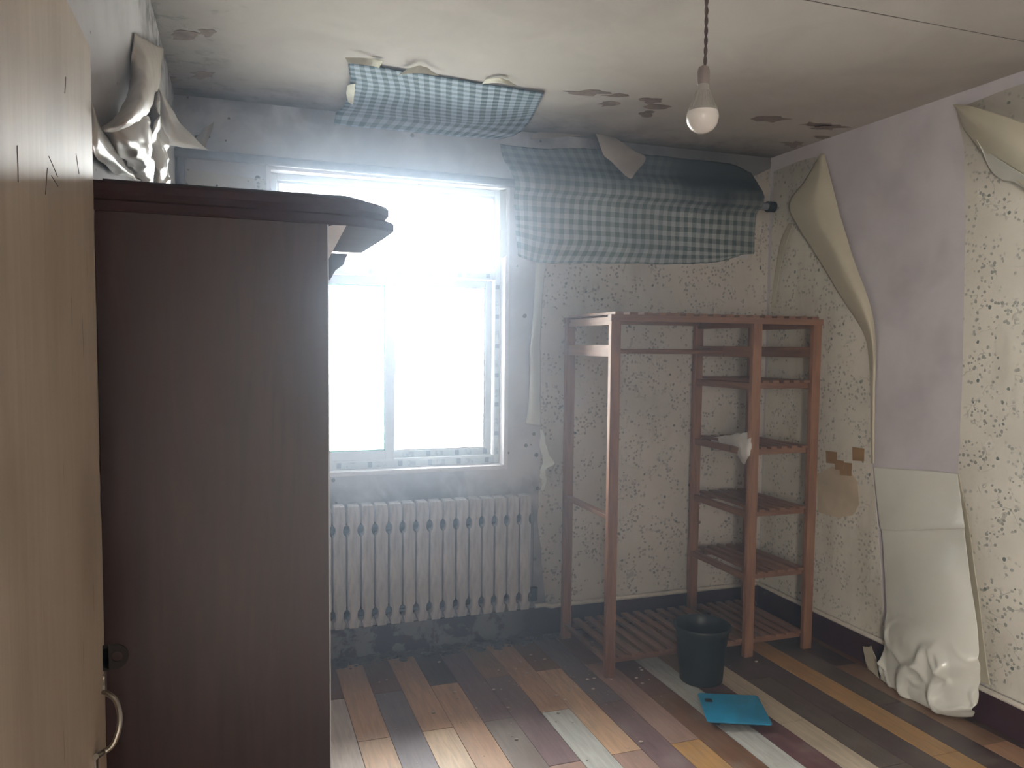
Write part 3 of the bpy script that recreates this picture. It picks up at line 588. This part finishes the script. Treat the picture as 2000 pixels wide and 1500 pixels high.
# rubble ridge and crumbs
rbm = bmesh.new()
for i in range(260):
    x = random.uniform(.36, 1.62); y = D-.02-abs(random.gauss(0, .05)); s_ = random.uniform(.004, .02)
    if x > 1.45: s_ *= .6
    mt = bmesh.ops.create_icosphere(rbm, subdivisions=1, radius=s_); 
    for v in mt['verts']: v.co = Vector((v.co.x*1.5+x, v.co.y+min(y, D-.03), max(v.co.z*.7+s_*.35, .0008))) + mnoise.noise_vector(v.co*90+Vector((i, 0, 0)))*s_*.4
me = bpy.data.meshes.new('rubble'); rbm.to_mesh(me); rbm.free(); me.materials.append(M['rubble']); ro = bpy.data.objects.new('rubble', me); COL.objects.link(ro)
tag(ro, 'dusty grey rubble and plaster dirt along the wall foot under the radiator', 'rubble', kind='stuff')
rbm = bmesh.new()
for i in range(170):
    u = random.random()
    x, y = (random.gauss(1.35, .28), random.gauss(3.15, .22)) if u < .75 else (random.uniform(.5, 2.6), random.uniform(2.3, 3.7))
    if x < .4 or y > 3.75 or x > 2.8: continue
    if 1.85 < x < 2.25 and 2.5 < y < 3.25: continue
    s_ = random.choice([.002, .0025, .003, .004, .007]); mt = bmesh.ops.create_icosphere(rbm, subdivisions=1, radius=s_)
    for v in mt['verts']: v.co = Vector((v.co.x*1.3+x, v.co.y+y, max(v.co.z*.6+s_*.4, .0008)))
me = bpy.data.meshes.new('plaster_crumbs'); rbm.to_mesh(me); rbm.free(); me.materials.append(M['crumb']); ro = bpy.data.objects.new('plaster_crumbs', me); COL.objects.link(ro)
tag(ro, 'scattered pale plaster crumbs on the striped plank floor', 'debris', kind='stuff')

# ---------------------------------------------------------------- wardrobe
WY, WX, WT = 1.625, .178, 1.795; WE = 2.45; WL = L+.004
wr = empty('wardrobe', ((WL+WX)/2, (WY+WE)/2, 0), label='tall dark red-brown wardrobe with broken cornice against the left wall', cat='wardrobe')
MB().box((WL, WY, .06), (WX-.0025, WY+.018, WT)).build('side_panel', M['lam'], wr, bevel=.001)
MB().box((WL, WE-.018, .06), (WX-.019, WE, WT)).build('side_panel', M['lam'], wr, bevel=.001)
MB().box((WL, WY+.018, .06), (WL+.01, WE-.018, WT)).build('back_panel', M['lam'], wr)
for nm, za, zc in (('bottom_panel', .06, .08), ('top_panel', WT-.018, WT), ('shelf', 1.0, 1.018)): MB().box((WL+.01, WY+.018, za), (WX-.02, WE-.018, zc)).build(nm, M['lam'], wr)
MB().box((WL, WY+.01, 0), (WX-.03, WE-.01, .06)).build('plinth', M['lam'], wr)
for a, b, hx in ((WY+.0195, (WY+WE)/2-.0015, (WY+WE)/2-.05), ((WY+WE)/2+.0015, WE, (WY+WE)/2+.05)):
    d_ = MB().box((WX-.018, a, .07), (WX, b, WT-.004)).build('door', M['lam'], wr, bevel=.001)
    hh = MB().tube([(WX, hx, .92), (WX+.025, hx, .93), (WX+.025, hx, 1.05), (WX, hx, 1.06)], .005, 8).build('handle', M['steel'], None, True); hh.parent = d_; hh.matrix_parent_inverse = wm(d_).inverted()
MB().box((WX-.0025, WY, .06), (WX, WY+.018, WT-.001)).build('edge_band', M['pvc'], wr)
# cornice: stepped crown that bows out past the front and has broken ends
def crown(prof, y0, xf, ye, name, mat='lamr'):
    mb = MB(); k0 = 0; ring = []
    # plan path: along near side, round the corner, along the front
    path = [(WL, y0, 0, -1), (WX-.10, y0, 0, -1), (WX+.0, y0+.001, .15, -1), (xf-.07, y0+.022, .4, -.9), (xf-.03, y0+.045, .6, -.75), (xf, y0+.085, .9, -.3), (xf, y0+.18, 1, 0), (xf-.006, ye, 1, 0)]
    n = len(prof)
    for (x, y, nx, ny) in path:
        for (o_, z) in prof: mb.v.append((x+nx*o_, y+ny*o_, z))
    for i in range(len(path)-1):
        for j in range(n-1): mb.f.append((i*n+j, i*n+j+1, (i+1)*n+j+1, (i+1)*n+j))
    # inner wall back to the body
    k = len(mb.v)
    for (x, y, nx, ny) in path:
        xi, yi = (min(x, WX-.03), max(y, y0+.03)); mb.v.append((xi, yi, prof[0][1])); mb.v.append((xi, yi, prof[-1][1]))
    for i in range(len(path)-1):
        a, b = k+2*i, k+2*(i+1)
        mb.f.append((i*n, (i+1)*n, b, a)); mb.f.append((i*n+n-1, (i+1)*n+n-1, b+1, a+1)); mb.f.append((a, b, b+1, a+1))
    e_ = (len(path)-1)*n; mb.f.append(tuple(range(e_, e_+n))+(k+2*len(path)-1, k+2*len(path)-2)); mb.f.append(tuple(range(0, n))+(k+1, k))
    return mb.build(name, M[mat], wr)
crown([(0, WT), (.004, WT+.004), (.004, WT+.018), (.0, WT+.022)], WY-.003, .322, 2.11, 'cornice_moulding')
crown([(0, WT+.022), (.004, WT+.028), (.010, WT+.034), (.010, WT+.048), (.004, WT+.054)], WY-.004, .305, 2.06, 'cornice')
MB().prism([(WX, WT-.0), (.285, WT-.0), (.272, WT-.03), (.255, WT-.04), (.238, WT-.07), (WX, WT-.075)], 'y', 2.14, WE).build('broken_moulding', M['lamr'], wr)
MB().prism([(WX-.001, WT-.004), (WX+.010, WT-.001), (WX+.036, WT-.0005), (WX+.004, WT-.062), (WX-.001, WT-.072)], 'y', WY+.005, WY+.012).build('white_bracket', M['reveal'], wr)
# dusty carton sheets lying on the top
cb = [Vector((WL+.01, WY+.02, WT+.056)), Vector((WX+.04, WY+.02, WT+.056)), Vector((.29, WY+.09, WT+.056)), Vector((.295, 2.0, WT+.056)), Vector((.25, 2.05, WT+.056)), Vector((WL+.01, 2.05, WT+.056))]
tag(MB().prism([(p.x, p.y) for p in rag(cb, .006, .03, 3)], 'z', WT+.055, WT+.062).build('cardboard_sheet', M['gap']), 'thin dark ragged board lying on top of the wardrobe', 'board')

# ---------------------------------------------------------------- slatted rack
F0, B0 = 3.215, 3.755; PXs = [1.612, 2.385, 2.745]; PW, PD = .050, .028; RH = 1.700
rk = empty('slatted_rack', (2.2, (F0+B0)/2, 0), label='empty reddish wooden clothes rack with slatted shelves in the corner', cat='rack')
for x in PXs:
    for y in (F0, B0-PD):
        MB().box((x, y, 0), (x+PW, y+PD, RH-.012)).build('post', M['pine'], rk, bevel=.002)
def rail(a, b, name='rail', m_='pineH', par=None): return MB().box(a, b).build(name, M[m_], par or rk, bevel=.0015)
pineX = mat_wood('reddish_pine_long', (148, 110, 86), (108, 76, 60), (1.4, 14, 14)); M['pineX'] = pineX
xe = PXs[2]+PW
# top frame
rail((PXs[0]-.004, F0-.006, RH-.030), (xe+.004, F0+.016, RH), 'top_rail', 'pineX'); rail((PXs[0]-.004, B0-.016, RH-.030), (xe+.004, B0+.006, RH), 'top_rail', 'pineX')
def shelf(x0, x1, z, n, name='shelf', ov=.0):
    t = empty(name, ((x0+x1)/2, (F0+B0)/2, z)); sub(t, rk); t.location = (t.location.x-rk.location.x, 0, z)
    for ya in (F0+.03, B0-.048):
        b_ = MB().box((x0, ya, z-.042), (x1, ya+.018, z-.014)).build('bearer', M['pineX'], t, bevel=.001)
    pitch = (x1-x0)/n; w_ = pitch*(.58 if z > .2 else .52)
    for i in range(n):
        a = x0+pitch*(i+.5)-w_/2
        s_ = MB().box((a, F0+.003-ov, z-.013), (a+w_, B0-.003+ov, z)).build('slat', M['pineH'], None, bevel=.001); s_.parent = t; s_.matrix_parent_inverse = wm(t).inverted()
    return t
shelf(PXs[0]+.004, PXs[1]+PW, RH+.0125, 11, 'top_shelf'); shelf(PXs[1]+PW, xe-.004, RH+.0125, 5, 'top_shelf')
for s_ in [c for c in rk.children if c.name.startswith('top_shelf')]: pass
shelf(PXs[0]+PW, PXs[1], .098, 10, 'bottom_shelf', -.0); shelf(PXs[1]+PW, PXs[2], .098, 5, 'bottom_shelf')
for z in (1.392, 1.062, .748, .430): shelf(PXs[1]+PW+.0, PXs[2], z, 5)
# side rails
for x in PXs:
    rail((x+.012, F0+PD, 1.652), (x+.032, B0-PD, 1.690), 'side_rail'); rail((x+.012, F0+PD, 1.505), (x+.032, B0-PD, 1.560), 'side_rail')
    rail((x+.012, F0+PD, .060), (x+.032, B0-PD, .082), 'side_rail')
rail((PXs[0]+.006, F0+PD, .748), (PXs[0]+.040, B0-PD, .768), 'side_rail')
for x in PXs[1:]:
    for z in (1.378, 1.048, .734, .416): rail((x+.012, F0+PD, z-.034), (x+.032, B0-PD, z-.001), 'side_rail')
MB().tube([(PXs[0]+.032, 3.50, 1.530), (PXs[1]+.012, 3.50, 1.530)], .0125, 14).build('hanging_rail', M['pineX'], rk, True)
# milky film hanging from the second shelf
zf = 1.05
tag(sheet('plastic_film', [[AY(1388, 856, 3.66), AY(1420, 850, 3.5), AY(1452, 846, 3.3), AY(1468, 850, 3.23)], [AY(1385, 872, 3.66), AY(1418, 866, 3.5), AY(1450, 868, 3.28), AY(1466, 868, 3.2)], [AY(1398, 880, 3.66), AY(1424, 876, 3.5), AY(1450, 886, 3.26), AY(1463, 884, 3.2)], [AY(1408, 880, 3.6), AY(1432, 880, 3.45), AY(1452, 904, 3.25), AY(1458, 900, 3.2)]], 'film_w', 20, 20, .012, 16, .0012, 4, ragged=.006), 'crumpled milky plastic film draped over a shelf of the wooden rack', 'plastic film')

# ---------------------------------------------------------------- bucket, scale
bk = empty('bucket', (2.035, 3.068, 0), label='dark green plastic bucket standing in front of the rack', cat='bucket')
hb_ = .262
sub(MB().lathe([(.092, 0), (.098, .004), (.106, .10), (.118, hb_-.045), (.121, hb_-.04), (.121, hb_-.012), (.129, hb_-.008), (.131, hb_), (.127, hb_+.003), (.122, hb_-.003), (.117, hb_-.05), (.102, .09), (.094, .01), (.0, .008)], n=48).build('body', M['bucket'], None, True), bk)
sub(MB().lathe([(.1245, hb_-.014), (.1335, hb_-.010), (.1350, hb_-.002), (.1325, hb_+.004), (.1275, hb_+.0045), (.1245, hb_-.002)], n=48, caps=False).build('rim', M['bucket'], None, True), bk)
sc = empty('bathroom_scale', (1.97, 2.722, 0), math.radians(-24.0), label='flat blue glass bathroom scale on the floor before the bucket', cat='scale')
a = .130
def rr(a, b, r, n=5):
    o = []
    for cx, cy, s in ((a-r, b-r, 0), (-a+r, b-r, 90), (-a+r, -b+r, 180), (a-r, -b+r, 270)):
        for k in range(n+1): t_ = math.radians(s+90*k/n); o.append((cx+r*math.cos(t_), cy+r*math.sin(t_)))
    return o
sub(MB().prism(rr(a, a, .012), 'z', .022, .029).build('glass_top', M['blue'], bevel=.001), sc)
sub(MB().prism(rr(a-.02, a-.02, .02), 'z', .010, .022).build('body', M['black']), sc)
sub(MB().box((-a+.022, a-.085, .0285), (-a+.052, a-.055, .0296)).build('display', M['black']), sc)
for sx in (-1, 1):
    for sy in (-1, 1): sub(MB().lathe([(.016, 0), (.018, .002), (.018, .010), (.010, .011)], (sx*.085, sy*.085, 0), 16).build('foot', M['black'], None, True), sc)

# ---------------------------------------------------------------- bare bulb
BY = 1.5; bc = AY(1372, 230, BY); s_ = 31.5/(F/1.0)*(bc-Vector((0, 0, H))).dot(FW)   # globe radius
bl = empty('pendant_bulb', (bc.x, bc.y, bc.z), label='unlit white LED bulb hanging on a brown twisted cord', cat='light bulb')
k = s_
sub(MB().lathe([(.0, -k*.95), (k*.35, -k*.90), (k*.68, -k*.70), (k*.90, -k*.40), (k*1.0, 0), (k*.97, k*.25), (k*.93, k*.36), (k*.90, k*.36)], n=40).build('globe', M['bulbg'], None, True, ang=60), bl)
body = MB().lathe([(k*.92, k*.36), (k*.90, k*.50), (k*.74, k*.85), (k*.54, k*1.25), (k*.42, k*1.6), (k*.36, k*1.75), (k*.34, k*2.3)], n=40).build('heat_sink', M['bulbw'], None, True, ang=60); sub(body, bl)
fn = MB()
for i in range(20):
    t_ = 2*math.pi*i/20; c_, s2 = math.cos(t_), math.sin(t_)
    fn.tube([(c_*k*.89, s2*k*.89, k*.52), (c_*k*.74, s2*k*.74, k*.86), (c_*k*.54, s2*k*.54, k*1.26), (c_*k*.42, s2*k*.42, k*1.6)], k*.045, 5)
f_ = fn.build('fins', M['bulbw'], None, True); f_.parent = body; tag(f_, kind='stuff')
sub(MB().lathe([(k*.36, k*2.0), (k*.38, k*2.05), (k*.39, k*2.8), (k*.30, k*3.05), (k*.12, k*3.15), (k*.0, k*3.16)], n=28).build('socket', M['socket'], None, True), bl)
for ph in (0, math.pi):
    pts = []
    ztop = C-bc.z
    for i in range(90):
        z = k*3.05 + (ztop-k*3.05)*i/89; t_ = z*150+ph; lean = .004*math.sin(z*9)
        pts.append((.0022*math.cos(t_)+lean, .0022*math.sin(t_), z))
    sub(MB().tube(pts, .0023, 6).build('cord', M['cord'], None, True), bl)
sub(MB().lathe([(.035, C-bc.z-.022), (.04, C-bc.z-.01), (.04, C-bc.z-.0005)], n=24).build('ceiling_rose', M['bulbw'], None, True), bl)

# ---------------------------------------------------------------- room door, standing open at the left
DX = -.205; DY0, DY1 = .60, 1.363
dr = empty('door_1', (DX, DY0, 0), kind='structure')
edge = [(DY0, .01), (DY1, .01), (DY1+.002, .86), (DY1-.001, .90), (DY1+.003, 1.0), (DY1+.004, 1.28), (DY1-.004, 1.285), (DY1-.003, 1.315), (DY1+.002, 1.32), (DY1+.001, 1.345), (DY1-.004, 1.35), (DY1-.003, 1.375), (DY1+.001, 1.38), (DY1, 1.7), (DY1, 2.0), (DY0, 2.0)]
MB().prism(edge, 'x', DX-.034, DX).build('door_leaf', M['door'], dr)
for (x, y, x2, y2) in [(33, 284, 35, 356), (95, 305, 112, 345), (92, 328, 88, 380), (100, 343, 113, 364), (128, 150, 126, 182), (148, 300, 154, 340)]:
    p, q = at(x, y, 'x', DX), at(x2, y2, 'x', DX)
    MB().tube([p, p.lerp(q, .5)+Vector((0, .001, 0)), q], .0006, 4).build('scratch', M['scratch'], dr)
hd = empty('door_handle', (DX, 1.30, .95)); hd.parent = dr; hd.matrix_parent_inverse = Matrix(); hd.location = (0, 1.30-DY0, .95)
hp = [at(203, 1352, 'x', DX+.004), AY(212, 1356, 1.315)+Vector((.0, 0, 0)), AY(226, 1368, 1.31), AY(234, 1395, 1.30), AY(232, 1425, 1.29), AY(220, 1455, 1.285), AY(200, 1470, 1.28), at(187, 1478, 'x', DX+.004)]
hp = resample(hp, 30)
o = MB().tube(hp, .0042, 10).build('bow', M['steel'], None, True); o.parent = hd; o.matrix_parent_inverse = wm(hd).inverted()
top = at(203, 1340, 'x', DX); bot = at(186, 1500, 'x', DX)
o = MB().box((DX, top.y-.010, top.z-.012), (DX+.003, top.y+.010, top.z+.020)).box((DX, bot.y-.010, bot.z-.016), (DX+.003, bot.y+.010, bot.z+.018)).build('mount_plate', M['steel']); o.parent = hd; o.matrix_parent_inverse = wm(hd).inverted()
hc = AY(229, 1282, DY1-.012); ring = MB(); n = 24
R1, R2 = .0205, .008
for yy in (-.0015, .0015):
    for i in range(n):
        t_ = 2*math.pi*i/n; ring.v.append((hc.x-.004+R1*math.cos(t_), hc.y+yy, hc.z+R1*math.sin(t_)))
    for i in range(n):
        t_ = 2*math.pi*i/n; ring.v.append((hc.x+R2*math.cos(t_), hc.y+yy, hc.z+R2*math.sin(t_)))
for i in range(n):
    j = (i+1) % n
    ring.f += [(i, j, n+j, n+i), (2*n+i, 2*n+j, 3*n+j, 3*n+i), (i, j, 2*n+j, 2*n+i), (n+i, n+j, 3*n+j, 3*n+i)]
ring.box((DX-.005, hc.y-.0015, hc.z-.021), (hc.x-.012, hc.y+.0015, hc.z+.020))
o = ring.build('hasp', M['iron'], dr)

# ---------------------------------------------------------------- haze volume added to give the glare around the window
hm = bpy.data.materials.new('glare_haze'); hm.use_nodes = True; ht = hm.node_tree; ht.nodes.clear()
ho = ht.nodes.new('ShaderNodeOutputMaterial'); hv = ht.nodes.new('ShaderNodeVolumeScatter'); hv.inputs['Color'].default_value = (.66, .80, 1, 1)
hv.inputs['Density'].default_value = .085; hv.inputs['Anisotropy'].default_value = .88; ht.links.new(hv.outputs[0], ho.inputs['Volume'])
hz = MB().box((L+.001, YB+.01, .002), (W-.001, D-.001, C-.001)).build('glare_volume', hm); tag(hz, 'thin bluish haze added in the room air for the glare around the window', 'haze', kind='stuff')
